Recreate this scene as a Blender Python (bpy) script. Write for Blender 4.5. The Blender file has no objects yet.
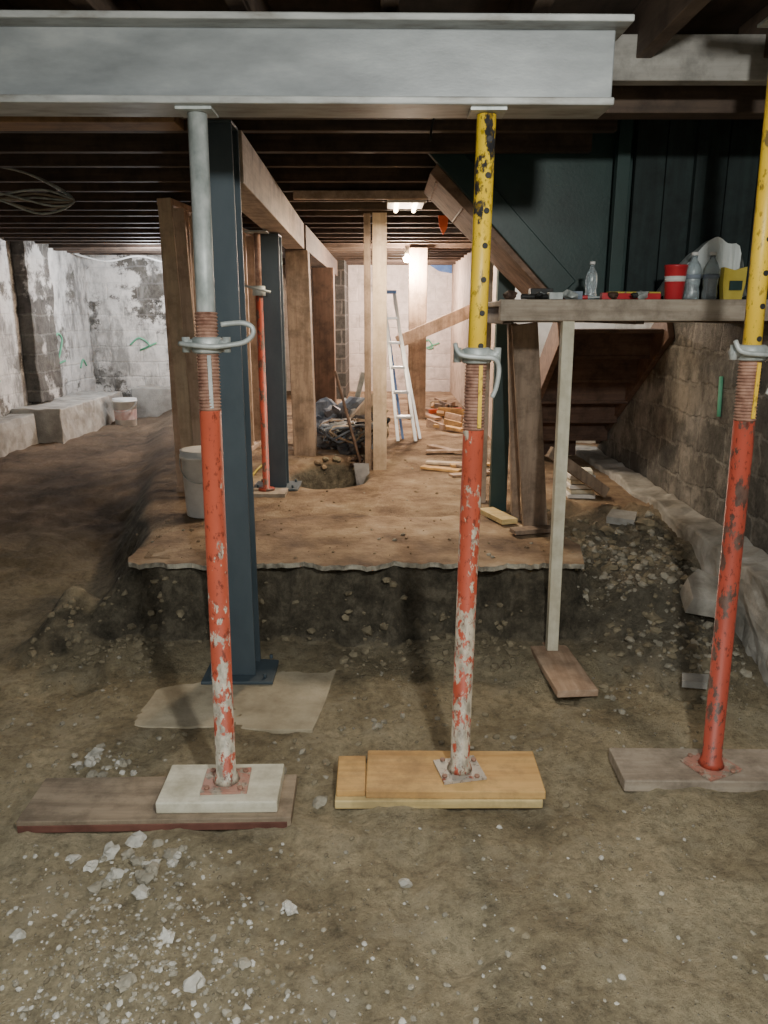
import bpy, bmesh, math, random
from mathutils import Vector, Matrix, noise, Euler
random.seed(7)
S=bpy.context.scene

# ------------------------------------------------------------------ materials
def nt(name):
    m=bpy.data.materials.new(name); m.use_nodes=True
    t=m.node_tree; b=t.nodes['Principled BSDF']
    return m,t,b
def N(t,typ,**kw):
    n=t.nodes.new(typ)
    for k,v in kw.items(): setattr(n,k,v)
    return n
def ramp(t,stops):
    r=N(t,'ShaderNodeValToRGB'); e=r.color_ramp.elements
    while len(e)<len(stops): e.new(0.5)
    for i,(p,c) in enumerate(stops):
        e[i].position=p; e[i].color=(c[0],c[1],c[2],1) if not isinstance(c,(int,float)) else (c,c,c,1)
    return r
def noisen(t,vec,scale,detail=6,rough=.6):
    n=N(t,'ShaderNodeTexNoise'); n.inputs['Scale'].default_value=scale
    n.inputs['Detail'].default_value=detail; n.inputs['Roughness'].default_value=rough
    t.links.new(vec,n.inputs['Vector']); return n
def mapped(t,sc=(1,1,1),loc=(0,0,0)):
    c=N(t,'ShaderNodeTexCoord'); m=N(t,'ShaderNodeMapping')
    m.inputs['Scale'].default_value=sc; m.inputs['Location'].default_value=loc
    t.links.new(c.outputs['Object'],m.inputs['Vector']); return m.outputs['Vector']
def mixc(t,f,a,b):
    m=N(t,'ShaderNodeMix',data_type='RGBA')
    for s,v in ((m.inputs['Factor'],f),(m.inputs[6],a),(m.inputs[7],b)):
        if isinstance(v,(int,float)): s.default_value=v
        elif isinstance(v,tuple): s.default_value=(v[0],v[1],v[2],1)
        else: t.links.new(v,s)
    return m.outputs[2]
def math_(t,op,a,b=None,c=None):
    m=N(t,'ShaderNodeMath',operation=op)
    for i,v in enumerate((a,b,c)):
        if v is None: continue
        if isinstance(v,(int,float)): m.inputs[i].default_value=v
        else: t.links.new(v,m.inputs[i])
    return m.outputs[0]
def bump(t,b,h,strength=.4,dist=.01):
    n=N(t,'ShaderNodeBump'); n.inputs['Strength'].default_value=strength; n.inputs['Distance'].default_value=dist
    t.links.new(h,n.inputs['Height']); t.links.new(n.outputs['Normal'],b.inputs['Normal'])
def simple(name,stops,scale=6,rough=.8,bs=.3,bd=.004,sc=(1,1,1),metal=0,fine=60,detail=8):
    m,t,b=nt(name); v=mapped(t,sc); n=noisen(t,v,scale,detail)
    r=ramp(t,stops); t.links.new(n.outputs['Fac'],r.inputs['Fac'])
    t.links.new(r.outputs['Color'],b.inputs['Base Color'])
    b.inputs['Roughness'].default_value=rough; b.inputs['Metallic'].default_value=metal
    n2=noisen(t,v,fine,4); bump(t,b,n2.outputs['Fac'],bs,bd); return m
def wood(name,c1,c2,axis='z',rough=.75,dirt=None,k=1.0):
    sc={'x':(1.2,16,16),'y':(16,1.2,16),'z':(16,16,1.2)}[axis]
    m,t,b=nt(name); v=mapped(t,sc); n=noisen(t,v,1.6*k,8,.65)
    r=ramp(t,[(.3,c1),(.62,c2)]); t.links.new(n.outputs['Fac'],r.inputs['Fac'])
    v2=mapped(t,(1,1,1)); n2=noisen(t,v2,7,8,.7); r2=ramp(t,[(.44,0),(.66,1)]); t.links.new(n2.outputs['Fac'],r2.inputs['Fac'])
    d=dirt or tuple(x*.45 for x in c1)
    f=math_(t,'MULTIPLY',r2.outputs['Color'],.75)
    col=mixc(t,f,r.outputs['Color'],d); t.links.new(col,b.inputs['Base Color'])
    b.inputs['Roughness'].default_value=rough; bump(t,b,n.outputs['Fac'],.3,.003); return m
def emis(name,col,s):
    m,t,b=nt(name); b.inputs['Base Color'].default_value=(*col,1)
    b.inputs['Emission Color'].default_value=(*col,1); b.inputs['Emission Strength'].default_value=s; return m
def worn(name,paint,paint2,chip,lo,hi,z0,z1,scale=22,rough=.5,thr=.58):
    """paint with chipped areas, more chipped toward z0 (bottom) than z1"""
    m,t,b=nt(name); v=mapped(t,(1,1,.55)); n=noisen(t,v,scale,8,.68)
    c=N(t,'ShaderNodeTexCoord'); s=N(t,'ShaderNodeSeparateXYZ'); t.links.new(c.outputs['Object'],s.inputs[0])
    mr=N(t,'ShaderNodeMapRange'); mr.inputs[1].default_value=z0; mr.inputs[2].default_value=z1
    mr.inputs[3].default_value=lo; mr.inputs[4].default_value=hi; t.links.new(s.outputs['Z'],mr.inputs[0])
    a=math_(t,'ADD',n.outputs['Fac'],mr.outputs[0]); r=ramp(t,[(thr,0),(thr+.03,1)]); t.links.new(a,r.inputs['Fac'])
    n2=noisen(t,v,5,5); r2=ramp(t,[(.4,paint),(.65,paint2)]); t.links.new(n2.outputs['Fac'],r2.inputs['Fac'])
    n3=noisen(t,v,40,4); r3=ramp(t,[(.35,tuple(x*.45 for x in chip)),(.6,chip)]); t.links.new(n3.outputs['Fac'],r3.inputs['Fac'])
    col=mixc(t,r.outputs['Color'],r2.outputs['Color'],r3.outputs['Color'])
    n6=noisen(t,v,55,6,.7); r6=ramp(t,[(.56,0),(.62,.8)]); t.links.new(n6.outputs['Fac'],r6.inputs['Fac'])
    col=mixc(t,r6.outputs['Color'],col,tuple(x*.35 for x in paint2)); t.links.new(col,b.inputs['Base Color'])
    b.inputs['Roughness'].default_value=rough; bump(t,b,a,.3,.002); return m

# ------------------------------------------------------------------ builder
class B:
    def __init__(s,name,bevel=0,smooth=False):
        s.name=name; s.bm=bmesh.new(); s.mats=[]; s.bevel=bevel; s.smooth=smooth
    def mi(s,m):
        if m not in s.mats: s.mats.append(m)
        return s.mats.index(m)
    def box(s,lo,hi,m,rot=None,pivot=None):
        i=s.mi(m); cs=[(x,y,z) for x in (lo[0],hi[0]) for y in (lo[1],hi[1]) for z in (lo[2],hi[2])]
        if rot:
            R=Euler([math.radians(a) for a in rot]).to_matrix(); p=Vector(pivot) if pivot else (Vector(lo)+Vector(hi))/2
            cs=[R@(Vector(c)-p)+p for c in cs]
        v=[s.bm.verts.new(c) for c in cs]
        for f in ((0,1,3,2),(4,6,7,5),(0,4,5,1),(2,3,7,6),(0,2,6,4),(1,5,7,3)):
            fc=s.bm.faces.new([v[k] for k in f]); fc.material_index=i
        return s
    def beam(s,p1,p2,w,d,m,side=(1,0,0)):
        i=s.mi(m); p1=Vector(p1);p2=Vector(p2); a=(p2-p1).normalized(); u=Vector(side); u=(u-a*u.dot(a)).normalized(); q=a.cross(u)
        v=[]
        for p in (p1,p2):
            for su,sq in ((-1,-1),(1,-1),(1,1),(-1,1)): v.append(s.bm.verts.new(p+u*su*w/2+q*sq*d/2))
        for f in ((3,2,1,0),(4,5,6,7),(0,1,5,4),(1,2,6,5),(2,3,7,6),(3,0,4,7)):
            fc=s.bm.faces.new([v[k] for k in f]); fc.material_index=i
        return s
    def tube(s,pts,r,m,seg=12,caps=True,smooth=True):
        i=s.mi(m); pts=[Vector(p) for p in pts]; n=len(pts)
        rs=r if isinstance(r,(list,tuple)) else [r]*n
        rings=[]; u=None
        for k,p in enumerate(pts):
            a=(pts[min(k+1,n-1)]-pts[max(k-1,0)])
            if a.length<1e-7: a=Vector((0,0,1))
            a.normalize()
            if u is None:
                u=Vector((1,0,0)) if abs(a.x)<.8 else Vector((0,1,0))
            u=(u-a*u.dot(a)).normalized(); q=a.cross(u)
            rings.append([s.bm.verts.new(p+(u*math.cos(2*math.pi*j/seg)+q*math.sin(2*math.pi*j/seg))*rs[k]) for j in range(seg)])
        for k in range(n-1):
            for j in range(seg):
                f=s.bm.faces.new([rings[k][j],rings[k][(j+1)%seg],rings[k+1][(j+1)%seg],rings[k+1][j]]); f.material_index=i; f.smooth=smooth
        if caps:
            for rg in (rings[0][::-1],rings[-1]):
                f=s.bm.faces.new(rg); f.material_index=i
        return s
    def prism(s,pts,vec,m,side=None):
        i=s.mi(m); i2=s.mi(side) if side else i; vec=Vector(vec); a=[s.bm.verts.new(p) for p in pts]; b=[s.bm.verts.new(Vector(p)+vec) for p in pts]
        n=len(pts)
        for f in [a[::-1],b]:
            fc=s.bm.faces.new(f); fc.material_index=i
        for k in range(n):
            fc=s.bm.faces.new([a[k],a[(k+1)%n],b[(k+1)%n],b[k]]); fc.material_index=i2
        return s
    def stone(s,p,r,m,sub=1,flat=.7,amp=.35,smooth=False):
        i=s.mi(m); R=Euler([random.uniform(0,6) for _ in range(3)]).to_matrix()
        g=bmesh.ops.create_icosphere(s.bm,subdivisions=sub,radius=1)
        o=Vector((random.uniform(0,99),random.uniform(0,99),0)); sx=random.uniform(.8,1.3)
        Rz=Euler((random.uniform(-.3,.3),random.uniform(-.3,.3),random.uniform(0,6))).to_matrix()
        fs=set()
        for v in g['verts']:
            c=R@v.co; c=c*(1+amp*noise.noise(c*1.7+o)*1.6); c=Vector((c.x*sx,c.y,c.z*flat)); v.co=Rz@c*r+Vector(p)
            fs.update(v.link_faces)
        for f in fs: f.material_index=i; f.smooth=smooth
        return s
    def done(s):
        bmesh.ops.recalc_face_normals(s.bm,faces=s.bm.faces)
        me=bpy.data.meshes.new(s.name); s.bm.to_mesh(me); s.bm.free()
        for m in s.mats: me.materials.append(m)
        o=bpy.data.objects.new(s.name,me); S.collection.objects.link(o)
        if s.bevel:
            md=o.modifiers.new('bevel','BEVEL'); md.width=s.bevel; md.segments=2; md.limit_method='ANGLE'; md.angle_limit=math.radians(50)
        return o

def ss(a,b,x):
    t=max(0,min(1,(x-a)/(b-a))); return t*t*(3-2*t)

# ------------------------------------------------------------------ terrain
UP=.42
def parts(x,y):
    n1=noise.noise(Vector((x*1.3,y*1.3,3.1))); n2=noise.noise(Vector((x*4,y*4,7.7)))
    yf=3.60+.08*noise.noise(Vector((x*1.6,0,3)))+.06*noise.noise(Vector((x*5,0,7)))+.035*noise.noise(Vector((x*13,0,9)))
    front=ss(yf-.13,yf+.07,y)
    xl=-1.30-.24*max(0,y-3.7)+.10*n1
    inl=ss(xl-.20,xl+.10,x); inr=1-ss(.92+.1*n2,1.15+.1*n2,x)
    k=inl if x<0 else max(inr,0)
    return n1,n2,front,xl,k
def H(x,y,fine=True):
    n1,n2,front,xl,k=parts(x,y)
    L=.31*ss(3.6,6.2,y); R=.42*ss(3.0,4.5,y+.15*n1)
    low=.05*ss(3.2,3.6,y)
    plateau=max(low,UP*front)
    side=L if x<0 else R
    h=side*(1-k)+plateau*k
    d=(x-(xl-.32)); h-=.05*math.exp(-(d/.2)**2)*ss(3.5,4.2,y)*(1-ss(5,6,y))
    # loose shoulder of soil left of the cut
    h+=.16*math.exp(-((x+1.55)/.22)**2-((y-3.75)/.35)**2)*(1+n2)
    d2=((x+.42)/.25)**2+((y-5.78)/.36)**2; h-=.45*math.exp(-d2*d2*1.2)
    h+=.05*math.exp(-((x+.42)/.3)**2-((y-6.3)/.12)**2)
    h+=.13*math.exp(-((x-1.42)/.27)**2)*math.exp(-((y-3.65)/.55)**2)*(1+.6*n2)
    h+=.07*math.exp(-((x+1.25)/.22)**2-((y-3.3)/.2)**2)*(1+n2)
    rough=1-.7*ss(.3,.42,h)
    if x>.98 and 3<y<4.8: rough=2.2
    slope=front*(1-front)*4*k
    pad=math.exp(-(((x+.63)/.46)**4+((y-3.12)/.42)**4)); rough*=1-.85*pad
    h+=rough*(.028*n1+.022*n2)
    if fine:
        n3=noise.noise(Vector((x*11,y*11,1.7))); n4=noise.noise(Vector((x*27,y*27,4.2)))
        foot=max(0,noise.noise(Vector((x*6.3,y*4.1,12.7)))-.15)
        h+=rough*(.017*n3+.011*n4-.065*foot)+slope*(.08*n3+.035*n4)
    return h
def build_ground(mat):
    xs=[-5.0+.030*i for i in range(int(7.4/.030)+1)]
    ys=[-2.6+.1*i for i in range(36)]; y=.92
    while y<5.4: ys.append(y); y+=(.016 if 3.35<y<3.8 else .024)
    while y<13.2: ys.append(y); y+=.08
    verts=[]
    for yy in ys:
        for x in xs:
            h=H(x,yy); dy=0
            if 3.3<yy<3.85 and -1.7<x<1.3:
                n1,n2,front,xl,k=parts(x,yy); sl=front*(1-front)*4*k
                dy=sl*(.07*noise.noise(Vector((x*7,h*9,1)))+.05*noise.noise(Vector((x*19,h*22,2))))
            verts.append((x,yy+dy,h))
    nx=len(xs); faces=[(j*nx+i,j*nx+i+1,(j+1)*nx+i+1,(j+1)*nx+i) for j in range(len(ys)-1) for i in range(nx-1)]
    me=bpy.data.meshes.new('floor'); me.from_pydata(verts,[],faces); me.materials.append(mat)
    for p in me.polygons: p.use_smooth=True
    o=bpy.data.objects.new('floor',me); S.collection.objects.link(o); return o

def ground_mat():
    m,t,b=nt('dirt_floor'); v=mapped(t)
    g=N(t,'ShaderNodeNewGeometry'); sp=N(t,'ShaderNodeSeparateXYZ'); t.links.new(g.outputs['Position'],sp.inputs[0])
    sn=N(t,'ShaderNodeSeparateXYZ'); t.links.new(g.outputs['Normal'],sn.inputs[0])
    def mr(out,a,b_):
        q=N(t,'ShaderNodeMapRange'); q.inputs[1].default_value=a; q.inputs[2].default_value=b_; t.links.new(out,q.inputs[0]); return q.outputs[0]
    n=noisen(t,v,1.7,11,.68); r=ramp(t,[(.30,(.17,.135,.08)),(.45,(.36,.295,.18)),(.60,(.54,.455,.295))]); t.links.new(n.outputs['Fac'],r.inputs['Fac'])
    nf=noisen(t,v,26,9,.8); rf=ramp(t,[(.32,.42),(.5,1.0),(.68,1.4)]); t.links.new(nf.outputs['Fac'],rf.inputs['Fac'])
    mul=N(t,'ShaderNodeMix',data_type='RGBA',blend_type='MULTIPLY'); mul.inputs['Factor'].default_value=1
    t.links.new(r.outputs['Color'],mul.inputs[6]); t.links.new(rf.outputs['Color'],mul.inputs[7])
    base=mul.outputs[2]
    nm=noisen(t,v,4.5,9,.72); rm=ramp(t,[(.52,0),(.64,.7)]); t.links.new(nm.outputs['Fac'],rm.inputs['Fac'])
    base=mixc(t,rm.outputs['Color'],base,(.54,.465,.32))
    vo=N(t,'ShaderNodeTexVoronoi'); vo.inputs['Scale'].default_value=70; t.links.new(v,vo.inputs['Vector'])
    rv=ramp(t,[(.10,1),(.22,0)]); t.links.new(vo.outputs['Distance'],rv.inputs['Fac'])
    sc=N(t,'ShaderNodeSeparateColor'); t.links.new(vo.outputs['Color'],sc.inputs[0])
    sel=math_(t,'GREATER_THAN',sc.outputs[0],.88); peb=math_(t,'MULTIPLY',sel,rv.outputs['Color'])
    base=mixc(t,peb,base,(.46,.42,.33))
    # plateau colour
    nt2=noisen(t,v,2.6,10,.7); rt=ramp(t,[(.34,(.13,.08,.048)),(.46,(.27,.18,.11)),(.56,(.40,.285,.178)),(.68,(.56,.44,.30))]); t.links.new(nt2.outputs['Fac'],rt.inputs['Fac'])
    msk=math_(t,'MULTIPLY',mr(sp.outputs['Z'],.30,.40),math_(t,'MAXIMUM',mr(sp.outputs['X'],1.15,.95),mr(sp.outputs['Y'],4.3,4.8)))
    c2=mixc(t,msk,base,rt.outputs['Color'])
    rb=ramp(t,[(.35,(.075,.055,.038)),(.62,(.23,.168,.115))]); t.links.new(n.outputs['Fac'],rb.inputs['Fac'])
    c2=mixc(t,math_(t,'MULTIPLY',mr(sp.outputs['X'],-1.2,-1.7),mr(sp.outputs['Y'],3.8,5.2)),c2,rb.outputs['Color'])
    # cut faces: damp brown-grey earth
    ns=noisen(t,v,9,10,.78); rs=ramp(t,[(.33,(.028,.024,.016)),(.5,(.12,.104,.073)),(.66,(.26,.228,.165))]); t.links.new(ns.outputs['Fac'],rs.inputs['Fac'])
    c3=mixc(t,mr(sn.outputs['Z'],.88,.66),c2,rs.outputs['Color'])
    hm=math_(t,'MULTIPLY',math_(t,'MULTIPLY',mr(sp.outputs['X'],.95,1.2),mr(sp.outputs['Y'],2.9,3.4)),mr(sp.outputs['Y'],4.8,4.3))
    rs2=ramp(t,[(.33,(.06,.054,.04)),(.5,(.18,.162,.122)),(.66,(.31,.285,.22))]); t.links.new(nf.outputs['Fac'],rs2.inputs['Fac'])
    c3=mixc(t,math_(t,'MULTIPLY',hm,.85),c3,rs2.outputs['Color'])
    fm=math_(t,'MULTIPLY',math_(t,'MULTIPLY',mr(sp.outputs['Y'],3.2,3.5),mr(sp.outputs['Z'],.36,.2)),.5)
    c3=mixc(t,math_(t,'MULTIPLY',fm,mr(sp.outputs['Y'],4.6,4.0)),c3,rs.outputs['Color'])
    t.links.new(c3,b.inputs['Base Color']); b.inputs['Roughness'].default_value=.92
    hh=math_(t,'ADD',math_(t,'ADD',nf.outputs['Fac'],peb),math_(t,'MULTIPLY',ns.outputs['Fac'],1.6)); bump(t,b,hh,1.0,.026); return m

def block_mat(name,base1,base2,mortar,ax='yz',patch=None,patch_pos=(.5,.56),rowh=.2,warp=.07,bs=.6,contrast=(.35,1.5),grime=None):
    m,t,b=nt(name); c=N(t,'ShaderNodeTexCoord'); s=N(t,'ShaderNodeSeparateXYZ'); t.links.new(c.outputs['Object'],s.inputs[0])
    nz=noisen(t,c.outputs['Object'],4,6,.65); off=math_(t,'MULTIPLY',math_(t,'SUBTRACT',nz.outputs['Fac'],.5),warp)
    cb=N(t,'ShaderNodeCombineXYZ')
    t.links.new(math_(t,'ADD',s.outputs['Y' if ax=='yz' else 'X'],off),cb.inputs[0]); t.links.new(math_(t,'ADD',s.outputs['Z'],off),cb.inputs[1])
    br=N(t,'ShaderNodeTexBrick'); t.links.new(cb.outputs[0],br.inputs['Vector']); br.inputs['Scale'].default_value=1
    br.inputs['Brick Width'].default_value=.4; br.inputs['Row Height'].default_value=rowh; br.inputs['Mortar Size'].default_value=.014; br.inputs['Mortar Smooth'].default_value=.5
    br.inputs['Color1'].default_value=(*base1,1); br.inputs['Color2'].default_value=(*base2,1); br.inputs['Mortar'].default_value=(*mortar,1)
    n=noisen(t,c.outputs['Object'],7,12,.78); rf=ramp(t,[(.32,contrast[0]),(.5,1),(.66,contrast[1])]); t.links.new(n.outputs['Fac'],rf.inputs['Fac'])
    mul=N(t,'ShaderNodeMix',data_type='RGBA',blend_type='MULTIPLY'); mul.inputs['Factor'].default_value=1
    t.links.new(br.outputs['Color'],mul.inputs[6]); t.links.new(rf.outputs['Color'],mul.inputs[7]); col=mul.outputs[2]
    h=math_(t,'SUBTRACT',math_(t,'MULTIPLY',n.outputs['Fac'],1.6),math_(t,'MULTIPLY',br.outputs['Fac'],.6))
    if patch:
        n2=noisen(t,c.outputs['Object'],1.5,8,.7); r2=ramp(t,[(patch_pos[0],0),(patch_pos[1],1)]); t.links.new(n2.outputs['Fac'],r2.inputs['Fac'])
        n5=noisen(t,c.outputs['Object'],6,8,.7); r5=ramp(t,[(.3,tuple(x*.62 for x in patch)),(.6,patch)]); t.links.new(n5.outputs['Fac'],r5.inputs['Fac'])
        col=mixc(t,r2.outputs['Color'],col,r5.outputs['Color'])
    if grime:
        mp=N(t,'ShaderNodeMapping'); mp.inputs['Scale'].default_value=(1.5,1.5,.7); mp.inputs['Location'].default_value=(3.3,1.1,5.7); t.links.new(c.outputs['Object'],mp.inputs[0])
        n7=noisen(t,mp.outputs[0],1.7,9,.72); r7=ramp(t,[(.50,0),(.60,.85)]); t.links.new(n7.outputs['Fac'],r7.inputs['Fac'])
        col=mixc(t,r7.outputs['Color'],col,grime)
    t.links.new(col,b.inputs['Base Color']); b.inputs['Roughness'].default_value=.9; bump(t,b,h,bs,.02); return m

MG=ground_mat()
M_plaster=block_mat('painted_block',(.11,.105,.09),(.18,.17,.15),(.24,.23,.215),'yz',(.74,.73,.71),(.40,.45),grime=(.20,.195,.185))
M_plasterx=block_mat('painted_block_x',(.07,.067,.06),(.13,.12,.105),(.19,.18,.17),'xz',(.78,.76,.73),(.42,.46),grime=(.26,.255,.24))
M_pier=block_mat('painted_pier',(.07,.065,.06),(.11,.105,.095),(.14,.135,.125),'yz',(.50,.49,.47),(.54,.60))
M_pinkx=block_mat('painted_wall_far',(.35,.30,.27),(.4,.35,.3),(.45,.40,.36),'xz',(.80,.71,.66),(.30,.38))
M_block=block_mat('old_block',(.105,.10,.088),(.20,.185,.16),(.24,.228,.20),'yz',(.34,.31,.265),(.51,.59),.2,.16,1.0,(.25,1.8),grime=(.095,.09,.078))
M_dark=block_mat('dark_block',(.05,.05,.045),(.08,.075,.07),(.14,.13,.12),'xz')
M_conc=simple('concrete',[(.3,(.22,.21,.19)),(.6,(.44,.43,.40))],5,.9,.5,.01)
M_conc2=simple('dirty_concrete',[(.32,(.15,.14,.12)),(.48,(.32,.305,.27)),(.66,(.54,.525,.49))],3.5,.9,.6,.012,detail=11,fine=30)
M_pad=simple('concrete_pad',[(.3,(.22,.185,.125)),(.5,(.40,.345,.245)),(.68,(.54,.475,.35))],4,.9,.6,.010,detail=11,fine=30)
M_slabtop=simple('slab_dusty_top',[(.34,(.095,.062,.04)),(.46,(.21,.142,.09)),(.56,(.33,.235,.147)),(.68,(.46,.36,.25))],3,.95,.7,.012,detail=11,fine=35)
M_slabedge=simple('slab_crust_edge',[(.35,(.17,.155,.125)),(.6,(.48,.45,.37))],16,.9,.6,.01)
M_stone=simple('white_stone',[(.3,(.34,.325,.275)),(.6,(.62,.60,.54))],14,.9)
M_stone2=simple('gray_stone',[(.3,(.19,.175,.135)),(.6,(.37,.34,.27))],14,.9)
M_stone3=simple('earth_clod',[(.3,(.12,.10,.066)),(.6,(.27,.23,.152))],14,.95)
M_clodb=simple('brown_clod',[(.3,(.12,.08,.05)),(.6,(.32,.24,.155))],14,.95)
M_beam=simple('painted_steel_beam',[(.3,(.165,.18,.19)),(.55,(.26,.282,.292)),(.7,(.345,.365,.37))],3.5,.45,.15,.002,(1,3,3),.1)
M_beam2=simple('beam_flange_dirty',[(.3,(.18,.17,.15)),(.5,(.34,.355,.35)),(.7,(.46,.475,.47))],6,.5,.15,.002,(1,3,3),.1)
M_blue=simple('blue_grey_steel',[(.3,(.050,.073,.092)),(.65,(.08,.108,.130))],5,.5,.1,.002,(1,1,.5),.1)
M_galv=simple('galvanized_steel',[(.3,(.24,.275,.265)),(.5,(.41,.445,.435)),(.65,(.55,.58,.57))],18,.5,.2,.001,(1,1,.6),.2)
M_rust=simple('rusty_thread',[(.3,(.17,.075,.05)),(.6,(.40,.235,.17))],30,.7,.2,.001)
M_redA=worn('red_paint_worn',(.52,.10,.05),(.40,.075,.04),(.64,.58,.46),.17,-.04,.0,1.0)
M_redB=worn('red_paint_worn_b',(.50,.09,.045),(.38,.07,.035),(.58,.50,.38),.145,.02,.1,1.1)
M_redC=worn('red_paint_worn_c',(.42,.07,.04),(.31,.055,.032),(.14,.08,.06),.06,.05,.1,1.3)
M_yel=worn('yellow_paint_worn',(.80,.55,.03),(.74,.46,.02),(.035,.035,.04),-.02,.15,1.5,2.3,15,.45,.62)
M_yel2=worn('yellow_paint_worn_b',(.78,.52,.04),(.72,.45,.03),(.20,.14,.05),.02,.06,1.5,2.3,20,.45,.62)
M_plate=worn('base_plate_paint',(.50,.45,.38),(.36,.31,.26),(.38,.11,.07),.0,.0,0,1)
M_plateR=worn('base_plate_red',(.46,.20,.15),(.44,.28,.22),(.45,.38,.30),.05,.05,0,1)
M_black=simple('black_rubber',[(.3,(.012,.012,.012)),(.6,(.03,.03,.03))],10,.6)
M_joist=wood('old_joist',(.038,.024,.017),(.088,.058,.040),'x')
M_joisty=wood('old_joist_y',(.06,.038,.027),(.115,.08,.057),'y')
M_sub=wood('subfloor_boards',(.04,.03,.024),(.07,.053,.042),'y')
M_hdr=wood('header_brown',(.18,.10,.05),(.32,.19,.10),'x')
M_lightx=wood('pale_timber_x',(.20,.19,.175),(.30,.29,.265),'x')
M_beamy=wood('pale_beam_y',(.38,.30,.235),(.58,.48,.39),'y')
M_pale=wood('pale_stud',(.52,.40,.28),(.70,.57,.42),'z',dirt=(.38,.28,.2))
M_cream=wood('cream_board',(.58,.55,.42),(.72,.69,.56),'z',dirt=(.42,.38,.27))
M_creamx=wood('cream_block',(.58,.55,.42),(.76,.73,.60),'x',dirt=(.38,.34,.24))
M_studred=wood('stud_wall_wood',(.44,.32,.24),(.64,.50,.39),'z',dirt=(.28,.19,.13))
M_oldz=wood('old_timber_post',(.20,.14,.10),(.36,.27,.20),'z')
M_dkpost=wood('dark_timber_post',(.07,.04,.028),(.13,.08,.055),'z')
M_plankbr=wood('brown_plank',(.21,.16,.11),(.37,.29,.205),'x')
M_pine=wood('pine_board',(.50,.27,.09),(.70,.44,.17),'x',dirt=(.30,.18,.085))
M_pine2=wood('yellow_pine_board',(.55,.40,.16),(.72,.57,.28),'x',dirt=(.34,.26,.13))
M_greyw=wood('grey_plank',(.28,.225,.17),(.44,.375,.30),'x')
M_rededge=simple('red_edge_board',[(.3,(.09,.035,.025)),(.6,(.17,.07,.05))],10)
M_pinky=wood('reddish_board_y',(.36,.23,.15),(.54,.39,.28),'y')
M_green=simple('dark_green_paint',[(.3,(.010,.030,.028)),(.6,(.020,.052,.049))],4,.45,.2,.003)
M_greenz=wood('dark_green_boards',(.010,.018,.019),(.022,.038,.038),'z')
M_string=wood('stringer_wood',(.19,.11,.075),(.34,.22,.155),'x')
M_shelf=wood('shelf_edge',(.26,.21,.16),(.44,.38,.31),'x',dirt=(.13,.10,.075))
M_stair=wood('stair_board',(.085,.047,.036),(.16,.097,.07),'x')
M_white=simple('white_plastic',[(.3,(.60,.60,.58)),(.6,(.78,.78,.76))],8,.45,.1,.001)
M_bluep=simple('blue_plastic',[(.3,(.05,.12,.35)),(.6,(.10,.22,.5))],8,.5)
M_bluegrey=simple('blue_grey_sack',[(.3,(.10,.13,.18)),(.6,(.26,.31,.38))],8,.7)
M_red=simple('red_plastic',[(.3,(.45,.02,.03)),(.6,(.56,.035,.045))],8,.4,.05)
M_yelp=simple('yellow_plastic',[(.3,(.50,.38,.05)),(.6,(.62,.50,.09))],8,.45)
M_alu=simple('aluminium',[(.3,(.55,.57,.6)),(.6,(.75,.77,.8))],8,.35,.05,.001,(1,1,1),.5)
M_spray=simple('green_spray_paint',[(.3,(.10,.38,.22)),(.6,(.18,.5,.32))],8,.7)
M_bag=simple('debris_bag',[(.3,(.05,.05,.055)),(.6,(.16,.16,.17))],9,.5)
M_cloth=simple('orange_cloth',[(.3,(.6,.08,.03)),(.6,(.75,.15,.05))],9,.8)
def clear_mat(name,tr,col):
    m,t,b=nt(name); b.inputs['Base Color'].default_value=(*col,1); b.inputs['Transmission Weight'].default_value=tr
    b.inputs['Roughness'].default_value=.15
    v=mapped(t); n=noisen(t,v,20,3); bump(t,b,n.outputs['Fac'],.5,.01); return m
M_clear=clear_mat('clear_plastic',.75,(.75,.85,.9))
M_film=clear_mat('plastic_film',.12,(.8,.86,.86))
M_tubeE=emis('fluorescent_tube',(1,.80,.50),20)
M_bulbE=emis('bulb_glass',(1,.72,.40),60)

# ------------------------------------------------------------------ room
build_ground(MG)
CE=2.56
B('ceiling').box((-4.2,-2.6,CE),(2.3,13,CE+.05),M_sub).done()
B('wall_left').box((-4.05,-2.6,-.2),(-3.85,10.6,CE),M_plaster).done()
B('wall_left_end').box((-3.85,10.4,.2),(-1.7,10.6,CE),M_plasterx).done()
B('wall_inner_return').box((-1.7,10.4,.2),(-1.55,12.6,CE),M_plaster).done()
B('wall_far').box((-1.55,12.4,.2),(2.3,12.6,CE),M_pinkx).done()
B('wall_back').box((-4.05,-2.75,-.2),(2.2,-2.6,CE),M_conc).done()
b=B('wall_right')
b.prism([(1.88,-2.6,-.2),(1.88,6.75,-.2),(1.88,6.75,.45),(1.88,5.35,1.5),(1.88,5.1,CE),(1.88,-2.6,CE)],(.25,0,0),M_block); b.done()
B('wall_right_rear').box((2.13,5.1,.0),(2.28,12.4,CE),M_conc).done()
B('wall_stairwell_end').box((1.06,7.3,.2),(2.13,7.4,CE),M_white).done()

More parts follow.
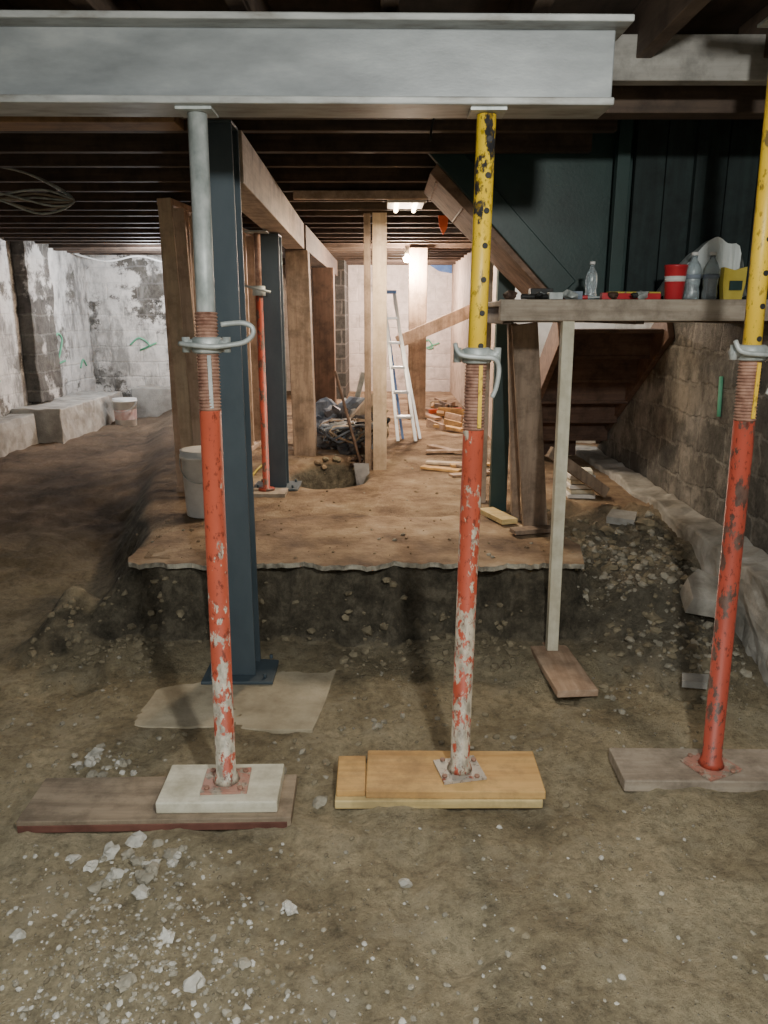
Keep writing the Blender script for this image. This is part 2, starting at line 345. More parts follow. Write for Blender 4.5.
def lumpy_box(name,lo,hi,mat,amp=.02):
    bm=bmesh.new(); bmesh.ops.create_cube(bm,size=1)
    L=[hi[i]-lo[i] for i in range(3)]
    for v in bm.verts: v.co=Vector([lo[i]+(v.co[i]+.5)*L[i] for i in range(3)])
    for ax in range(3):
        k=max(1,min(110,int(L[ax]/.07)))
        es=[e for e in bm.edges if abs((e.verts[0].co-e.verts[1].co)[ax])>L[ax]*.9]
        if k>1: bmesh.ops.subdivide_edges(bm,edges=es,cuts=k-1,use_grid_fill=True)
    for v in bm.verts:
        c=v.co*3; e=v.co*9
        d=Vector((noise.noise(c),noise.noise(c+Vector((9,0,0))),noise.noise(c+Vector((0,9,0)))))*amp+Vector((noise.noise(e),0,noise.noise(e+Vector((5,0,0)))))*amp*.9
        if (lo[0]<-3.8 and v.co.x<lo[0]+.01) or (hi[0]>1.8 and v.co.x>hi[0]-.01): d.x=0
        v.co+=d
    me=bpy.data.meshes.new(name); bm.to_mesh(me); bm.free(); me.materials.append(mat)
    o=bpy.data.objects.new(name,me); S.collection.objects.link(o)
    md=o.modifiers.new('b','BEVEL'); md.width=.012; md.segments=2; md.limit_method='ANGLE'; md.angle_limit=math.radians(50)
    return o
lumpy_box('concrete_footing',(-3.848,7.95,.2),(-3.34,9.9,.66),M_conc,.02)
lumpy_box('concrete_footing',(-3.848,3.5,.0),(-3.58,7.9,.62),M_conc,.02)
lumpy_box('concrete_footing',(-3.3,10.12,.2),(-1.8,10.38,.68),M_conc,.02)
lumpy_box('concrete_footing',(1.68,-2.5,-.1),(1.878,6.9,.47),M_conc2,.028)
lumpy_box('wall_pilaster',(-3.848,8.35,.68),(-3.70,8.95,CE-.15),M_pier,.02)
B('wall_partition').box((-.78,11.2,.38),(-.55,12.4,CE-.1),M_dark).done()

# ------------------------------------------------------------------ slab crust on plateau
b=B('broken_concrete_slab')
pts=[]; x=-1.25
while x<.98:
    pts.append((x,3.56+.05*noise.noise(Vector((x*3,0,0)))+.05*noise.noise(Vector((x*9,0,0)))+.035*noise.noise(Vector((x*29,2,0))),.405)); x+=.022
def jag(pts,amp=.05,f=9):
    out=[]
    for i in range(len(pts)-1):
        a=Vector(pts[i]); c=Vector(pts[i+1])
        for k in range(8):
            p=a.lerp(c,k/8); out.append((p.x+amp*noise.noise(p*f),p.y+amp*noise.noise(p*f+Vector((7,0,0))),p.z))
    return out
pts+=jag([(1.02,3.85,.405),(.96,4.1,.405),(.85,4.35,.405),(.5,4.5,.405),(.2,4.42,.405),(-.2,4.55,.405),(-.6,4.45,.405),(-.95,4.3,.405),(-1.2,4.1,.405),(-1.27,3.85,.405),(-1.26,3.65,.405)])
b.prism(pts,(0,0,.024),M_slabtop,M_slabedge); b.done()

b=B('concrete_pad',.004)
b.prism(jag([(-1.02,2.78,-.03),(-.28,2.75,-.03),(-.20,3.42,-.03),(-.98,3.46,-.03),(-1.02,2.78,-.03)],.018,5),(0,0,.034),M_pad); b.done()

# ------------------------------------------------------------------ ceiling framing
b=B('ceiling_joists',.003)
y=3.42
while y<12.3:
    b.box((-3.84,y,2.33+random.uniform(-.008,.008)),(.95 if y<5.1 else 1.86,y+.05,CE-.001),M_joist); y+=.40
x=-3.7
while x<1.8:
    b.box((x,-2.6,2.40),(x+.05,2.98,CE-.001),M_joisty); x+=.41
b.done()
B('ceiling_header_beam',.004).box((-3.84,3.02,2.27),(-.75,3.16,2.50),M_hdr).box((-.749,3.02,2.30),(1.86,3.12,2.5),M_joist).done()
B('pale_timber_lintel',.004).box((.60,2.76,2.335),(1.87,2.82,2.47),M_lightx).done()
B('joist_blocking_board',.003).box((-.55,4.98,2.28),(.55,5.02,2.329),M_beamy).done()

# steel I-beam
b=B('steel_support_beam',.004)
R=(0,0,1.0); P=(0,2.4,2.3)
b.box((-2.6,2.31,2.158),(.63,2.47,2.178),M_beam2,R,P)
b.box((-2.6,2.375,2.178),(.64,2.395,2.362),M_beam,R,P)
b.box((-2.6,2.31,2.362),(.67,2.47,2.380),M_beam2,R,P)
b.done()

# ------------------------------------------------------------------ blue columns
def hcol(name,x,y,z0,z1,w=.15,d=.15):
    b=B(name,.003)
    b.box((x-w/2,y-d/2,z0+.015),(x+w/2,y-d/2+.012,z1-.012),M_blue)
    b.box((x-w/2,y+d/2-.012,z0+.015),(x+w/2,y+d/2,z1-.012),M_blue)
    b.box((x-.006,y-d/2+.012,z0+.015),(x+.006,y+d/2-.012,z1-.012),M_blue)
    b.box((x-.16,y-.14,z0),(x+.16,y+.14,z0+.015),M_blue)
    b.box((x-w/2,y-w/2,z1-.012),(x+w/2,y+w/2,z1),M_blue)
    for sx in (-.12,.12):
        for sy in (-.1,.1): b.tube([(x+sx,y+sy,z0+.015),(x+sx,y+sy,z0+.035)],.009,M_blue,6)
    b.done()
hcol('steel_column',-.655,3.27,.005,2.32)
hcol('steel_column',-.755,5.33,.42,2.11)
b=B('timber_girder',.004)
b.box((-.72,3.36,2.12),(-.57,6.6,2.318),M_beamy,(0,0,1.4),(-.67,3.36,2.2))
b.done()
B('timber_girder',.004).box((-.82,6.68,2.12),(-.64,11.1,2.318),M_joisty).done()
B('timber_post',.006).beam((-.68,6.61,.40),(-.72,6.72,2.11),.19,.17,M_oldz).done()
B('timber_post',.006).box((-.80,8.9,.38),(-.56,9.14,2.11),M_dkpost).done()
b=B('timber_post',.003); b.box((-.085,5.95,.41),(.02,6.07,2.32),M_pale).box((-.15,5.98,.41),(-.10,6.06,2.32),M_oldz).done()
B('timber_post',.004).box((.28,8.95,.40),(.48,9.10,2.32),M_oldz).done()
B('timber_brace',.003).beam((.15,8.9,1.30),(1.15,8.9,1.72),.14,.045,M_oldz,(0,0,1)).done()

# stud wall
b=B('stud_wall',.003)
A=Vector((-1.38,5.2,0)); C=Vector((-1.17,7.5,0))
def sw(t): return A.lerp(C,t)
for i in range(9):
    t=i/8; p=sw(t); b.box((p.x-.045,p.y-.02,.455),(p.x+.045,p.y+.02,2.27),M_studred)
b.beam((A.x,A.y-.03,.435),(C.x,C.y+.03,.435),.10,.04,M_studred,(1,0,0)); b.beam((A.x,A.y-.03,2.29),(C.x,C.y+.03,2.29),.10,.04,M_studred,(1,0,0))
b.done()
b=B('leaning_boards',.003)
b.beam((-1.28,5.02,.41),(-1.36,5.10,2.30),.085,.035,M_pale); b.beam((-1.20,5.0,.42),(-1.27,5.08,2.24),.07,.035,M_studred); b.beam((-1.13,4.98,.43),(-1.17,5.10,2.2),.06,.03,M_pale); b.done()

# ------------------------------------------------------------------ shoring jacks
def jack(name,base,top,znut,zthr0,zthr1,mat_low,mat_up,holes,side,plate,rot=8):
    b=B(name); base=Vector(base); top=Vector(top)
    def at(z):
        k=(z-base.z)/(top.z-base.z); return base.lerp(top,k)
    r0=.0325
    b.box((base.x-.075,base.y-.07,base.z),(base.x+.075,base.y+.07,base.z+.008),plate,(0,0,rot))
    for sx in (-.055,.055):
        for sy in (-.05,.05): b.tube([(base.x+sx,base.y+sy,base.z+.008),(base.x+sx,base.y+sy,base.z+.016)],.009,M_rust,6)
    b.tube([at(base.z+.008),at(base.z+.03),at(base.z+.031),at(zthr0)],[.044,.036,r0,r0],mat_low,24)
    pts=[];rs=[]; z=zthr0
    while z<zthr1:
        pts+= [at(z),at(z+.004),at(z+.008)]; rs+=[.0300,.0345,.0300]; z+=.010
    b.tube(pts,rs,M_rust,24,smooth=False)
    b.tube([at(zthr0-.05),at(top.z-.01)],.0275,mat_up,24)
    b.box((top.x-.05,top.y-.05,top.z-.008),(top.x+.05,top.y+.05,top.z),M_galv)
    if holes:
        z=zthr1+.04
        while z<top.z-.05:
            p=at(z)
            b.tube([p+Vector((.006,-.020,0)),p+Vector((.0085,-.0285,0))],.0085,M_black,10); z+=.095
    p=at((zthr0+znut)/2)
    b.box((p.x+.006,p.y-.0352,zthr0+.01),(p.x+.017,p.y-.030,znut-.03),mat_up)
    n=at(znut)
    b.tube([n+Vector((0,0,-.025)),n+Vector((0,0,-.02)),n+Vector((0,0,.016)),n+Vector((0,0,.022))],[.040,.046,.046,.038],M_galv,20)
    for s in (-1,1):
        b.tube([n+Vector((s*.04,-.01,0)),n+Vector((s*.068,-.014,0))],[.017,.014],M_galv,10)
        b.tube([n+Vector((s*.06,-.014,-.022)),n+Vector((s*.06,-.014,.022))],.012,M_galv,10)
    if side=='curl':
        h=[Vector((-.075,-.03,.004)),Vector((-.03,-.055,.0)),Vector((.03,-.055,-.004)),Vector((.075,-.035,.0))]
        h+=[Vector((.115,-.03,.008)),Vector((.140,-.03,.028)),Vector((.140,-.03,.05)),Vector((.118,-.03,.062)),Vector((.085,-.03,.062)),Vector((.05,-.035,.058))]
    else:
        h=[Vector((-.07,-.04,.035)),Vector((-.055,-.055,.004)),Vector((0,-.06,-.004)),Vector((.045,-.055,-.008)),Vector((.062,-.045,-.035)),Vector((.058,-.04,-.09)),Vector((.045,-.04,-.125))]
    out=[]
    for i in range(len(h)-1):
        p0=h[max(i-1,0)];p1=h[i];p2=h[i+1];p3=h[min(i+2,len(h)-1)]
        for k in range(4):
            t=k/4; out.append(n+.5*((2*p1)+(p2-p0)*t+(2*p0-5*p1+4*p2-p3)*t*t+(3*p1-p0-3*p2+p3)*t**3))
    out.append(n+h[-1]); b.tube(out,.0075,M_galv,8)
    return b.done()
jack('shoring_jack',(-.526,2.27,.088),(-.525,2.375,2.157),1.515,1.32,1.61,M_redA,M_galv,False,'curl',M_plateR,3)
jack('shoring_jack',(.262,2.37,.066),(.290,2.385,2.157),1.483,1.255,1.47,M_redB,M_yel,True,'hook',M_plate,12)
jack('shoring_jack',(1.158,2.42,.052),(1.105,2.40,2.395),1.49,1.28,1.49,M_redC,M_yel2,True,'hook',M_plateR,25)

b=B('jack_footing_board',.004)
b.box((-1.17,2.13,.006),(-.30,2.37,.045),M_plankbr,(0,0,1.5)).box((-1.165,2.127,.004),(-.31,2.133,.030),M_rededge,(0,0,1.5)); b.done()
B('cream_footing_block',.005).box((-.735,2.16,.046),(-.345,2.38,.087),M_creamx,(0,0,1)).done()
b=B('jack_footing_board',.004)
b.box((-.165,2.245,.002),(.53,2.47,.034),M_pine2,(0,0,.3)).box((-.06,2.252,.035),(.54,2.50,.065),M_pine,(0,0,-.6)).box((-.162,2.265,.035),(-.064,2.475,.060),M_pine,(0,0,1)); b.done()
B('jack_footing_board',.005).box((.83,2.33,.004),(1.5,2.54,.05),M_greyw,(0,0,-1)).done()
B('prop_footing_board',.005).box((.72,3.0,.012),(.90,3.60,.045),M_pinky,(0,0,4)).done()

# ------------------------------------------------------------------ shelf / landing at right
b=B('work_shelf',.004)
b.box((.50,3.42,1.575),(1.87,3.47,1.665),M_shelf)
b.box((.50,3.47,1.635),(1.87,4.35,1.66),M_greyw)
for xx in (.52,1.1,1.7): b.box((xx,3.47,1.56),(xx+.04,4.35,1.634),M_joisty)
b.box((.50,4.35,1.56),(1.87,4.39,1.66),M_shelf)
b.done()
B('prop_post',.003).beam((.805,3.42,.046),(.80,3.455,1.575),.052,.05,M_cream).done()
B('timber_post',.003).beam((.86,4.22,.42),(.735,4.15,1.555),.135,.04,M_oldz).done()
B('timber_post',.003).beam((.78,4.40,.40),(.70,4.33,1.555),.05,.05,M_oldz).done()
B('green_post',.003).box((.66,4.64,.41),(.76,4.71,2.32),M_green).done()
B('timber_post',.003).box((.60,4.86,.41),(.66,4.92,2.32),M_studred).done()
b=B('staircase_upper',.004)
Y0=3.98
b.prism([(.36,Y0,2.33),(.36,Y0,2.5),(1.86,Y0,2.5),(1.86,Y0,1.67),(.90,Y0,1.67),(.86,Y0,1.70)],(0,.03,0),M_green)
b.beam((.24,Y0-.01,2.40),(.90,Y0-.01,1.72),.12,.05,M_green,(0,0,1))
b.prism([(.26,Y0,2.31),(.88,Y0,1.67),(.84,Y0,1.67),(.22,Y0,2.26)],(0,.62,0),M_string)
for i in range(5):
    x0=.90-.13*i; z0=1.74+.12*i
    b.box((x0-.13,Y0+.04,z0),(x0+.02,Y0+.6,z0+.02),M_string)
b.done()
b=B('board_partition',.002)
x=.6
while x<1.86:
    if x>1.1: b.box((x,3.90,1.67),(min(x+.14,1.87),3.93+random.uniform(0,.008),2.5),M_greenz)
    x+=.145
b.box((1.08,3.85,1.67),(1.14,3.90,2.5),M_green)
b.box((1.45,3.86,1.67),(1.5,3.90,2.5),M_greenz)
b.done()
b=B('staircase_lower',.003)
n=6
for i in range(n):
    y=6.62-.235*i; z=.42+.18*i
    b.box((1.18,y-.02,z),(1.66 if i==0 else 1.86,y,z+.165),M_stair)
    b.box((1.16,y-.26,z+.165),(1.86,y+.02,z+.19),M_stair)
b.beam((1.15,6.68,.50),(1.15,5.15,1.52),.04,.24,M_stair,(1,0,0)); b.beam((1.855,6.68,.62),(1.855,5.15,1.56),.04,.24,M_stair,(1,0,0))
b.done()
B('wall_stair_partition').box((1.05,7.42,.35),(1.10,12.4,CE-.1),M_studred).done()
def bucket(name,x,y,z,r,h,mat,band=None,n=1):
    b=B(name)
    for k in range(n):
        zz=z+k*h*.22
        b.tube([(x,y,zz),(x,y,zz+.005),(x,y,zz+h*.88),(x,y,zz+h*.885),(x,y,zz+h*.93),(x,y,zz+h*.935),(x,y,zz+h),(x,y,zz+h)],
               [r*.86,r*.88,r*.98,r*1.05,r*1.05,r*1.0,r*1.03,r*.9],mat,28)
        if band: b.tube([(x,y,zz+h*.25),(x,y,zz+h*.62)],[r*.915,r*.96],band,28,caps=False)
    pts=[(x+r*1.04*math.cos(a),y-r*1.04*abs(math.sin(a))-.004,z+h*.9-.5*h*math.sin(a)*.7) for a in [math.pi*k/14 for k in range(15)]]
    b.tube(pts,.003,M_galv,6); return b.done()
M_label=simple('faded_label',[(.4,(.62,.40,.38)),(.6,(.75,.62,.60))],12,.5)
bucket('plastic_bucket',-1.08,4.55,.425,.135,.40,M_white)
bucket('plastic_bucket',-3.12,9.3,.30,.14,.33,M_white,M_label)
# small stack of pale offcuts at the foot of the stairs
b=B('offcut_stack',.003)
for k in range(6):
    b.box((1.22+.01*(k%2),4.95,.425+.032*k),(1.40-.012*(k%3),5.08,.452+.032*k),M_white if k%2==0 else M_creamx,(0,0,random.uniform(-8,8)))
b.done()
B('leaning_plank',.003).beam((1.0,4.60,.80),(1.42,4.80,.50),.07,.03,M_oldz,(0,0,1)).done()
B('scrap_plank',.003).beam((.62,4.55,.45),(.72,4.25,.455),.10,.03,M_pine2,(1,0,0)).beam((.70,4.05,.455),(.98,4.12,.455),.08,.025,M_oldz,(0,1,0)).done()

# ------------------------------------------------------------------ items on shelf
ZS=1.666
def lathe(name,x,y,z,prof,mat,mats=None):
    b=B(name); b.tube([(x,y,z+p[1]) for p in prof],[p[0] for p in prof],mat,20)
    if mats:
        for m,pr in mats: b.tube([(x,y,z+p[1]) for p in pr],[p[0] for p in pr],m,20)
    return b.done()
bot=[(.028,0),(.032,.006),(.033,.03),(.029,.05),(.033,.07),(.033,.125),(.026,.15),(.013,.168),(.012,.185)]
lab=[(M_bluegrey,[(.0338,.088),(.0338,.106)]),(M_white,[(.014,.186),(.014,.2)])]
lathe('water_bottle',1.36,3.54,ZS,bot,M_clear,lab)
lathe('water_bottle',1.435,3.53,ZS,bot,M_clear,lab)
lathe('water_bottle',.92,3.56,ZS,[(a*.8,c*.8) for a,c in bot],M_clear,[(M_white,[(.012,.15),(.012,.162)])])
lathe('red_cup',1.275,3.52,ZS,[(.036,0),(.038,.004),(.048,.135),(.050,.137),(.050,.145),(.044,.145)],M_red,[(M_white,[(.0435,.075),(.0452,.098)])])
b=B('yellow_snack_bag')
b.prism([(1.50,3.53,ZS),(1.58,3.53,ZS),(1.595,3.54,ZS+.07),(1.60,3.55,ZS+.14),(1.55,3.55,ZS+.125),(1.50,3.55,ZS+.138),(1.495,3.54,ZS+.07)],(0,.04,0),M_yelp); b.box((1.52,3.526,ZS+.04),(1.575,3.531,ZS+.08),M_green); b.done()
b=B('plastic_bag')
bm=b.bm; mi=b.mi(M_film); nu,nv=26,14; g=[]
for j in range(nv):
    row=[]
    for i in range(nu):
        u=i/(nu-1); v_=j/(nv-1); a=math.pi*u
        x=1.28+.35*u; z=ZS+.004+(.14+.22*u)*max(0,math.sin(a))**.55*(1-.1*v_); yy=3.60+.20*v_
        nn=noise.noise(Vector((x*14,yy*14,z*14)))
        row.append(bm.verts.new((x+.02*nn,yy+.02*nn,max(ZS+.002,z+.03*nn))))
    g.append(row)
for j in range(nv-1):
    for i in range(nu-1):
        f=bm.faces.new([g[j][i],g[j][i+1],g[j+1][i+1],g[j+1][i]]); f.material_index=mi; f.smooth=True
for i in range(4,nu-4):
    z1=g[0][i].co.z; z2=g[0][i+1].co.z
    a=bm.verts.new((g[0][i].co.x,3.61,ZS+.4*(z1-ZS))); c=bm.verts.new((g[0][i+1].co.x,3.61,ZS+.4*(z2-ZS)))
    f=bm.faces.new([g[0][i],a,c,g[0][i+1]]); f.material_index=mi
b.done()
b=B('spirit_level',.002); b.beam((1.02,3.52,ZS+.014),(1.22,3.54,ZS+.014),.03,.026,M_red,(0,1,0)); b.beam((1.0,3.58,ZS+.018),(1.24,3.6,ZS+.018),.03,.034,M_yelp,(0,1,0)); b.done()
b=B('hand_tools',.002)
b.tube([(.60,3.50,ZS+.012),(.74,3.52,ZS+.012)],.011,M_black,8); b.box((.72,3.48,ZS),(.78,3.54,ZS+.03),M_galv)
b.tube([(.78,3.56,ZS+.01),(.90,3.53,ZS+.01)],.009,M_red,8); b.tube([(.90,3.53,ZS+.01),(1.0,3.51,ZS+.01)],.004,M_galv,8)
b.box((.82,3.50,ZS),(.87,3.55,ZS+.035),M_bluegrey); b.box((.66,3.60,ZS),(.76,3.66,ZS+.05),M_black); b.box((.95,3.48,ZS),(.99,3.52,ZS+.028),M_red)
for k in range(16): b.stone((random.choice([random.uniform(.55,.86),random.uniform(.98,1.2)]),random.uniform(3.45,3.6),ZS+.018),random.uniform(.015,.03),random.choice([M_bag,M_black,M_galv,M_dkpost,M_plankbr]),2)
b.done()

# ------------------------------------------------------------------ red far jack
b=B('screw_post')
b.box((-.93,5.00,.42),(-.66,5.18,.445),M_greyw)
b.tube([(-.80,5.12,.445),(-.80,5.12,.46),(-.80,5.12,.461),(-.80,5.12,1.75)],[.055,.055,.024,.024],M_redC,16)
b.tube([(-.80,5.12,1.75),(-.80,5.13,2.10)],.02,M_rust,14); b.tube([(-.80,5.12,1.72),(-.80,5.12,1.78)],.042,M_galv,14)
b.tube([(-.88,5.08,1.78),(-.80,5.07,1.76),(-.72,5.08,1.74)],.008,M_galv,8)
b.box((-.87,5.06,2.10),(-.73,5.18,2.11),M_galv); b.done()

b=B('step_ladder',.002)
bc=Vector((.22,7.35,.42)); tc=Vector((.05,7.75,1.80))
for s in (-1,1):
    b.beam(bc+Vector((s*.085,0,0)),tc+Vector((s*.05,0,0)),.03,.07,M_alu)
    b.beam(bc+Vector((s*.085+.05,.16,0)),tc+Vector((s*.05,.06,-.05)),.025,.04,M_bluep if s<0 else M_alu)
for i in range(1,6):
    k=i/6; c=bc.lerp(tc,k); w=.085+(.05-.085)*k; b.box((c.x-w,c.y-.05,c.z-.012),(c.x+w,c.y+.04,c.z+.012),M_alu)
b.box((tc.x-.07,tc.y-.08,tc.z),(tc.x+.07,tc.y+.1,tc.z+.03),M_bluep); b.done()

b=B('debris_pile')
for (x,y,r,m) in [(-.48,7.0,.13,M_bag),(-.28,6.9,.12,M_bluegrey),(-.38,7.15,.15,M_bag),(-.60,7.35,.16,M_bluegrey),(-.14,7.2,.12,M_bag),(-.45,7.55,.19,M_bluegrey),(-.12,7.55,.14,M_stone2),(-.30,6.65,.08,M_bag),(-.46,7.15,.10,M_bluegrey),(-.34,7.6,.13,M_white),(-.22,7.4,.11,M_pale),(-.52,7.45,.09,M_cloth)]:
    b.stone((x,y,.42+r*.55+(.13 if y>7.1 else 0)),r,m,3,.8,.8,False)
for k in range(30):
    p=Vector((random.uniform(-.5,-.08),random.uniform(6.5,7.1),.5)); pts=[]
    for j in range(12):
        pts.append(p+Vector((.14*math.sin(j*.9+k),.1*math.cos(j*1.1+k*2),.06+.18*abs(math.sin(j*.5+k))-.05)))
    b.tube(pts,.010,random.choice([M_black,M_white,M_bluegrey,M_galv,M_black,M_pale]),6)
b.beam((-.5,6.9,.45),(-.1,7.3,.85),.09,.03,M_pale,(0,0,1)); b.beam((-.15,6.6,.44),(-.5,7.4,.7),.08,.03,M_oldz,(0,0,1)); b.beam((-.35,7.6,.5),(-.2,7.7,1.05),.05,.05,M_galv); b.done()
b=B('scrap_lumber',.002)
for k in range(14):
    x=random.uniform(.52,.85); y=random.uniform(8,11.5); a=random.uniform(0,3.1); L=random.uniform(.2,.4)
    b.beam((x-L*math.cos(a)/2,y-L*math.sin(a)/2,.45),(x+L*math.cos(a)/2,y+L*math.sin(a)/2,.47),.09,.03,random.choice([M_pine,M_oldz,M_pale,M_pinky]),(0,0,1) if k%3 else (1,1,0))
b.beam((.55,9.4,.46),(.95,9.5,.47),.05,.05,M_cloth,(0,0,1))
for k in range(7):
    x=random.uniform(.4,.5)+.3*random.random(); y=random.uniform(5.2,7.0); a=random.uniform(0,3.1); L=.32
    b.beam((x-L*math.cos(a)/2,y-L*math.sin(a)/2,.435),(x+L*math.cos(a)/2,y+L*math.sin(a)/2,.44),.02,.08,random.choice([M_pine,M_pale,M_pinky,M_oldz]),(0,0,1))
b.done()
b=B('rock_heap')
for k in range(9):
    x=-.42+random.uniform(-.25,.28); y=6.22+random.uniform(-.04,.12)
    b.stone((x,y,H(x,y)+.005),random.uniform(.02,.045),random.choice([M_stone3,M_clodb,M_dkpost]),2)
b.done()
b=B('shovel'); b.tube([(-.18,5.98,.44),(-.40,6.42,1.15)],.012,M_dkpost,8); b.prism([(-.24,5.98,.46),(-.12,5.96,.46),(-.10,5.84,.30),(-.15,5.78,.22),(-.21,5.86,.30)],(0,.012,.008),M_bag); b.done()

# ------------------------------------------------------------------ stones
def scatter(name,n,fx,fy,rmin,rmax,mats,sub=1,power=2.5,clusters=None,zoff=0,extra=None):
    b=B(name)
    for k in range(n):
        if clusters and random.random()<.75:
            c=random.choice(clusters); x=random.gauss(c[0],c[2]); y=random.gauss(c[1],c[2]*.7)
        else: x=random.uniform(*fx); y=random.uniform(*fy)
        if not(fx[0]<x<fx[1] and fy[0]<y<fy[1]): continue
        r=rmin+(rmax-rmin)*random.random()**power
        if (-1.22<x<-.27 and 2.08<y<2.42) or (-.2<x<.58 and 2.2<y<2.58) or (.74<x<1.55 and 2.28<y<2.6) or (.68<x<.94 and 2.95<y<3.7) or (-1.03<x<-.2 and 2.72<y<3.5): continue
        if zoff and ((-1.25<x<-.9 and 4.38<y<4.72) or (x<-1.05 and y>4.9) or (abs(x+.72)<.26 and 4.9<y<5.5) or (abs(x+.06)<.12 and y>5.9) or (.55<x<.95 and 4.0<y<5)): continue
        z=H(x,y)
        if zoff and -1.2<x<.95 and 3.62<y<4.4: z=max(z,.430)
        b.stone((x,y,z+r*.15),r,random.choice(mats),sub)
    for (x,y,r) in (extra or []): b.stone((x,y,H(x,y)+r*.2),r*.85,mats[0],2,.65,.6)
    return b.done()
scatter('white_rubble',150,(-1.3,.1),(1.45,3.0),.005,.024,[M_stone,M_stone2,M_stone2],2,2.6,[(-.78,1.98,.08),(-.68,1.95,.07),(-1.0,2.5,.07),(-.6,1.8,.12)],0,
  [(-1.08,2.56,.034),(-.775,2.085,.034),(-.69,1.965,.024),(-.84,2.03,.030),(-.88,1.98,.024),(-.81,1.95,.020),(-.57,1.684,.025),(-.469,1.541,.027),(-.254,1.786,.020),(-.27,1.80,.016),(-.95,2.02,.020),(-1.12,2.5,.02)])
scatter('gravel',3400,(-1.1,1.0),(1.2,2.3),.002,.010,[M_stone2,M_stone3,M_stone2,M_stone3,M_stone],1,2.5,[(-.5,1.5,.28),(-.7,1.8,.22),(-.3,1.35,.2),(-.6,1.4,.2),(-.7,1.6,.15)])
scatter('gravel',1100,(-2.4,1.6),(2.2,3.3),.003,.016,[M_stone2,M_stone3,M_stone3],1,3)
scatter('rubble_heap',1500,(.95,1.64),(2.9,4.6),.004,.028,[M_stone3,M_stone3,M_stone2,M_stone2],1,4,[(1.35,3.7,.2),(1.5,3.3,.15),(1.25,4.0,.15)],0,
  [(1.12,4.25,.05),(1.3,4.3,.045),(1.5,4.25,.06),(1.2,3.9,.04),(1.45,3.2,.04),(1.3,3.5,.045),(1.55,3.9,.05),(1.5,3.1,.03)])
scatter('earth_clods',700,(-1.7,.95),(3.3,3.6),.005,.03,[M_stone3],1,3)
scatter('loose_dirt',500,(-1.5,1.0),(3.65,6.6),.003,.014,[M_clodb,M_clodb,M_clodb,M_stone2],1,3,None,1)
b=B('broken_concrete_chunk')
b.prism([(1.42,3.40,.24),(1.60,3.36,.22),(1.63,3.56,.27),(1.52,3.62,.31),(1.44,3.54,.29)],(.02,-.03,.085),M_conc2)
b.prism([(1.28,3.02,.05),(1.38,3.0,.05),(1.41,3.06,.06),(1.30,3.08,.06)],(0,0,.03),M_conc)
b.prism([(1.3,4.35,.42),(1.45,4.30,.41),(1.5,4.42,.43),(1.36,4.46,.44)],(0,0,.04),M_conc)
b.done()

# ------------------------------------------------------------------ cables, paint marks, flag
def crv(h,k=6):
    h=[Vector(p) for p in h]; out=[]
    for i in range(len(h)-1):
        p0=h[max(i-1,0)];p1=h[i];p2=h[i+1];p3=h[min(i+2,len(h)-1)]
        for j in range(k):
            t=j/k; out.append(.5*((2*p1)+(p2-p0)*t+(2*p0-5*p1+4*p2-p3)*t*t+(3*p1-p0-3*p2+p3)*t**3))
    return out+[h[-1]]
b=B('hanging_cables')
for k in range(7):
    o=random.uniform(-.05,.05)
    b.tube(crv([(-2.9+k*.05,4.3,2.40),(-2.4,4.3+o,2.24-.02*k),(-2.05,4.3,2.20+o*.5),(-1.8+o,4.35,2.12+.02*k),(-1.66,4.4,2.20),(-1.9,4.4,2.33),(-2.2,4.35,2.38)]),.006,M_greyw if k%2 else M_galv,6)
b.tube(crv([(-2.1,9.9,2.33),(-2.6,9.9,2.22),(-3.0,9.9,2.30),(-3.4,9.9,2.24),(-3.8,9.9,2.33)]),.012,M_white,6)
b.tube(crv([(.25,2.9,2.45),(.22,2.9,2.36),(.17,2.9,2.25),(.16,2.88,2.18)]),.004,M_black,6)
b.tube(crv([(-.3,2.0,2.40),(-.15,2.05,2.375),(.0,2.1,2.37),(.15,2.15,2.40)]),.006,M_white,6)
b.done()
b=B('floor_cord'); b.tube(crv([(-1.15,5.0,.43),(-1.0,5.3,.435),(-.98,6.0,.435),(-.88,6.4,.44)]),.01,M_yelp,6); b.done()
b=B('spray_paint_marks')
def mark(pts,axis,c,s):
    P=[]
    for q in crv([(p[0],p[1],0) for p in pts],4):
        u,w=q.x,q.y
        P.append((c[0],c[1]+u*s,c[2]+w*s) if axis=='x' else (c[0]+u*s,c[1],c[2]+w*s))
    b.tube(P,.012,M_spray,6)
two=[(0,.8),(.3,1),(.6,.8),(.3,.3),(0,0),(.7,.05)]
mark(two,'x',(-3.84,9.2,1.05),.34); mark([(0,0),(.5,.5),(1,.1)],'x',(-3.84,9.9,.95),.2); mark(two,'x',(-3.84,7.6,.95),.25)
mark([(0,.2),(.4,.5),(.8,.2),(.4,0),(1.1,.3)],'y',(-3.35,10.386,1.15),.32); mark(two,'y',(-2.85,10.386,1.15),.22); mark([(0,.2),(.3,.5),(.6,0),(.2,0),(1,.3)],'y',(.62,12.386,1.1),.25)
mark([(0,0),(.1,1)],'x',(1.870,4.3,1.05),.22)
b.done()
b=B('orange_rag'); b.prism([(.41,6.2,2.33),(.49,6.2,2.33),(.48,6.2,2.24),(.45,6.2,2.19),(.42,6.2,2.25)],(0,.02,0),M_cloth); b.done()
b=B('blue_tarp_strip'); b.prism([(.70,12.34,2.34),(1.04,12.34,2.34),(1.04,12.34,2.22),(.85,12.34,2.25)],(0,.05,0),M_bluep); b.done()
b=B('overhead_pipe'); b.tube([(.85,1.9,2.375),(1.75,2.68,2.375)],.02,M_white,12); b.done()

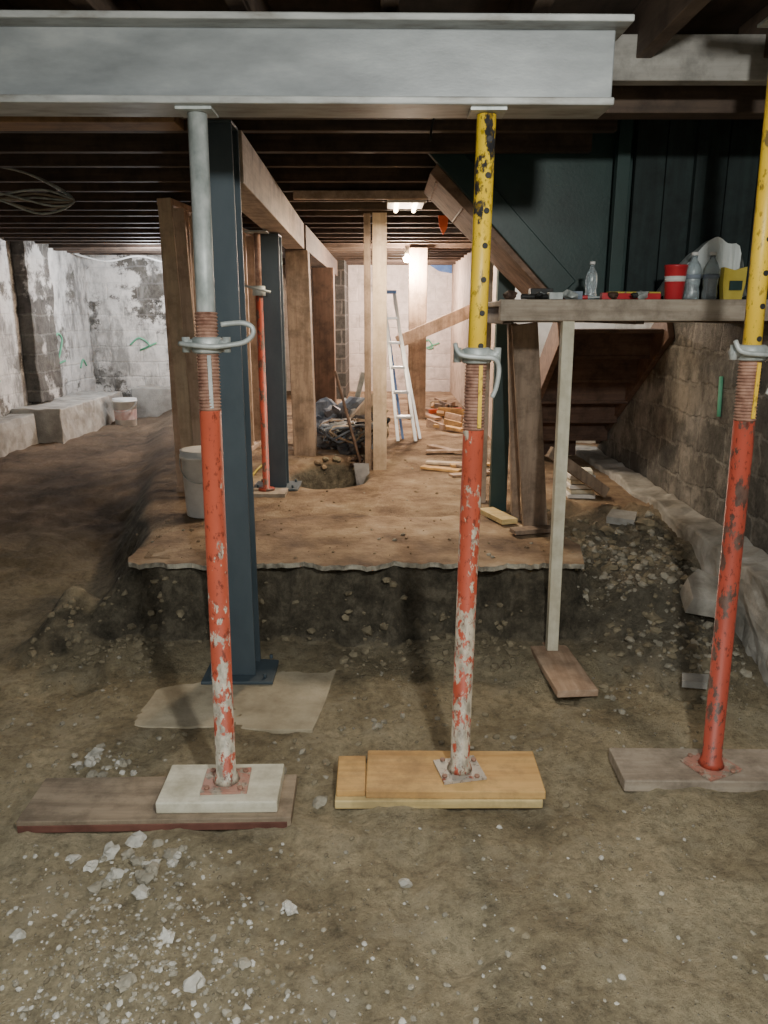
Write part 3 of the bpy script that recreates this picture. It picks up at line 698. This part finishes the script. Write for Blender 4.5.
# ------------------------------------------------------------------ lamps
def point(name,loc,e,col,r=.06):
    l=bpy.data.lights.new(name,'POINT'); l.energy=e; l.color=col; l.shadow_soft_size=r
    o=bpy.data.objects.new(name,l); o.location=loc; S.collection.objects.link(o); return o
def area(name,loc,rot,sx,sy,e,col):
    l=bpy.data.lights.new(name,'AREA'); l.shape='RECTANGLE'; l.size=sx; l.size_y=sy; l.energy=e; l.color=col
    o=bpy.data.objects.new(name,l); o.location=loc; o.rotation_euler=[math.radians(a) for a in rot]; S.collection.objects.link(o); return o
b=B('fluorescent_light_fixture',.004); b.box((.02,5.03,2.30),(.26,5.6,2.328),M_white); b.tube([(.08,5.05,2.285),(.08,5.57,2.285)],.014,M_tubeE,10); b.tube([(.20,5.05,2.285),(.20,5.57,2.285)],.014,M_tubeE,10); b.box((.02,5.03,2.265),(.26,5.045,2.30),M_white); b.done()
area('fluorescent_glow',(.14,5.3,2.25),(0,0,0),.2,.6,38,(1,.80,.58))
b=B('bare_light_bulb'); b.tube([(.25,8.8,2.33),(.25,8.8,2.24)],.025,M_white,12); b.tube([(.25,8.8,2.24),(.25,8.8,2.225),(.25,8.8,2.20),(.25,8.8,2.17),(.25,8.8,2.155)],[.014,.02,.045,.035,.006],M_bulbE,14); b.done()
point('bulb_glow',(.25,8.8,2.10),200,(1,.76,.56),.04)
point('far_wall_glow',(.3,11.2,2.0),125,(1,.80,.68),.05)  # unseen warm point light in front of the far wall; no bulb here
point('left_bay_lamp',(-2.6,9.0,2.1),95,(.95,.97,1),.06)
point('near_work_lamp',(.5,.3,2.25),140,(1,1,.93),.05)
area('near_ambient_area',(-.6,-.6,2.38),(0,0,0),1.2,.3,55,(.92,.98,1))  # unseen cool area light behind the camera, for ambient; no fixture modelled
point('stairwell_lamp',(1.6,7.05,2.2),26,(1,.95,.9),.05)
w=bpy.data.worlds.new('World'); S.world=w; w.use_nodes=True
w.node_tree.nodes['Background'].inputs[0].default_value=(.5,.6,.7,1); w.node_tree.nodes['Background'].inputs[1].default_value=.05
S.view_settings.exposure=.3

cd=bpy.data.cameras.new('camera'); cd.sensor_fit='VERTICAL'; cd.sensor_height=24; cd.lens=770/1024*24; cd.clip_start=.05
co=bpy.data.objects.new('camera',cd); co.location=(0,0,1.6); co.rotation_euler=(math.radians(90-14.35),0,0); S.collection.objects.link(co); S.camera=co
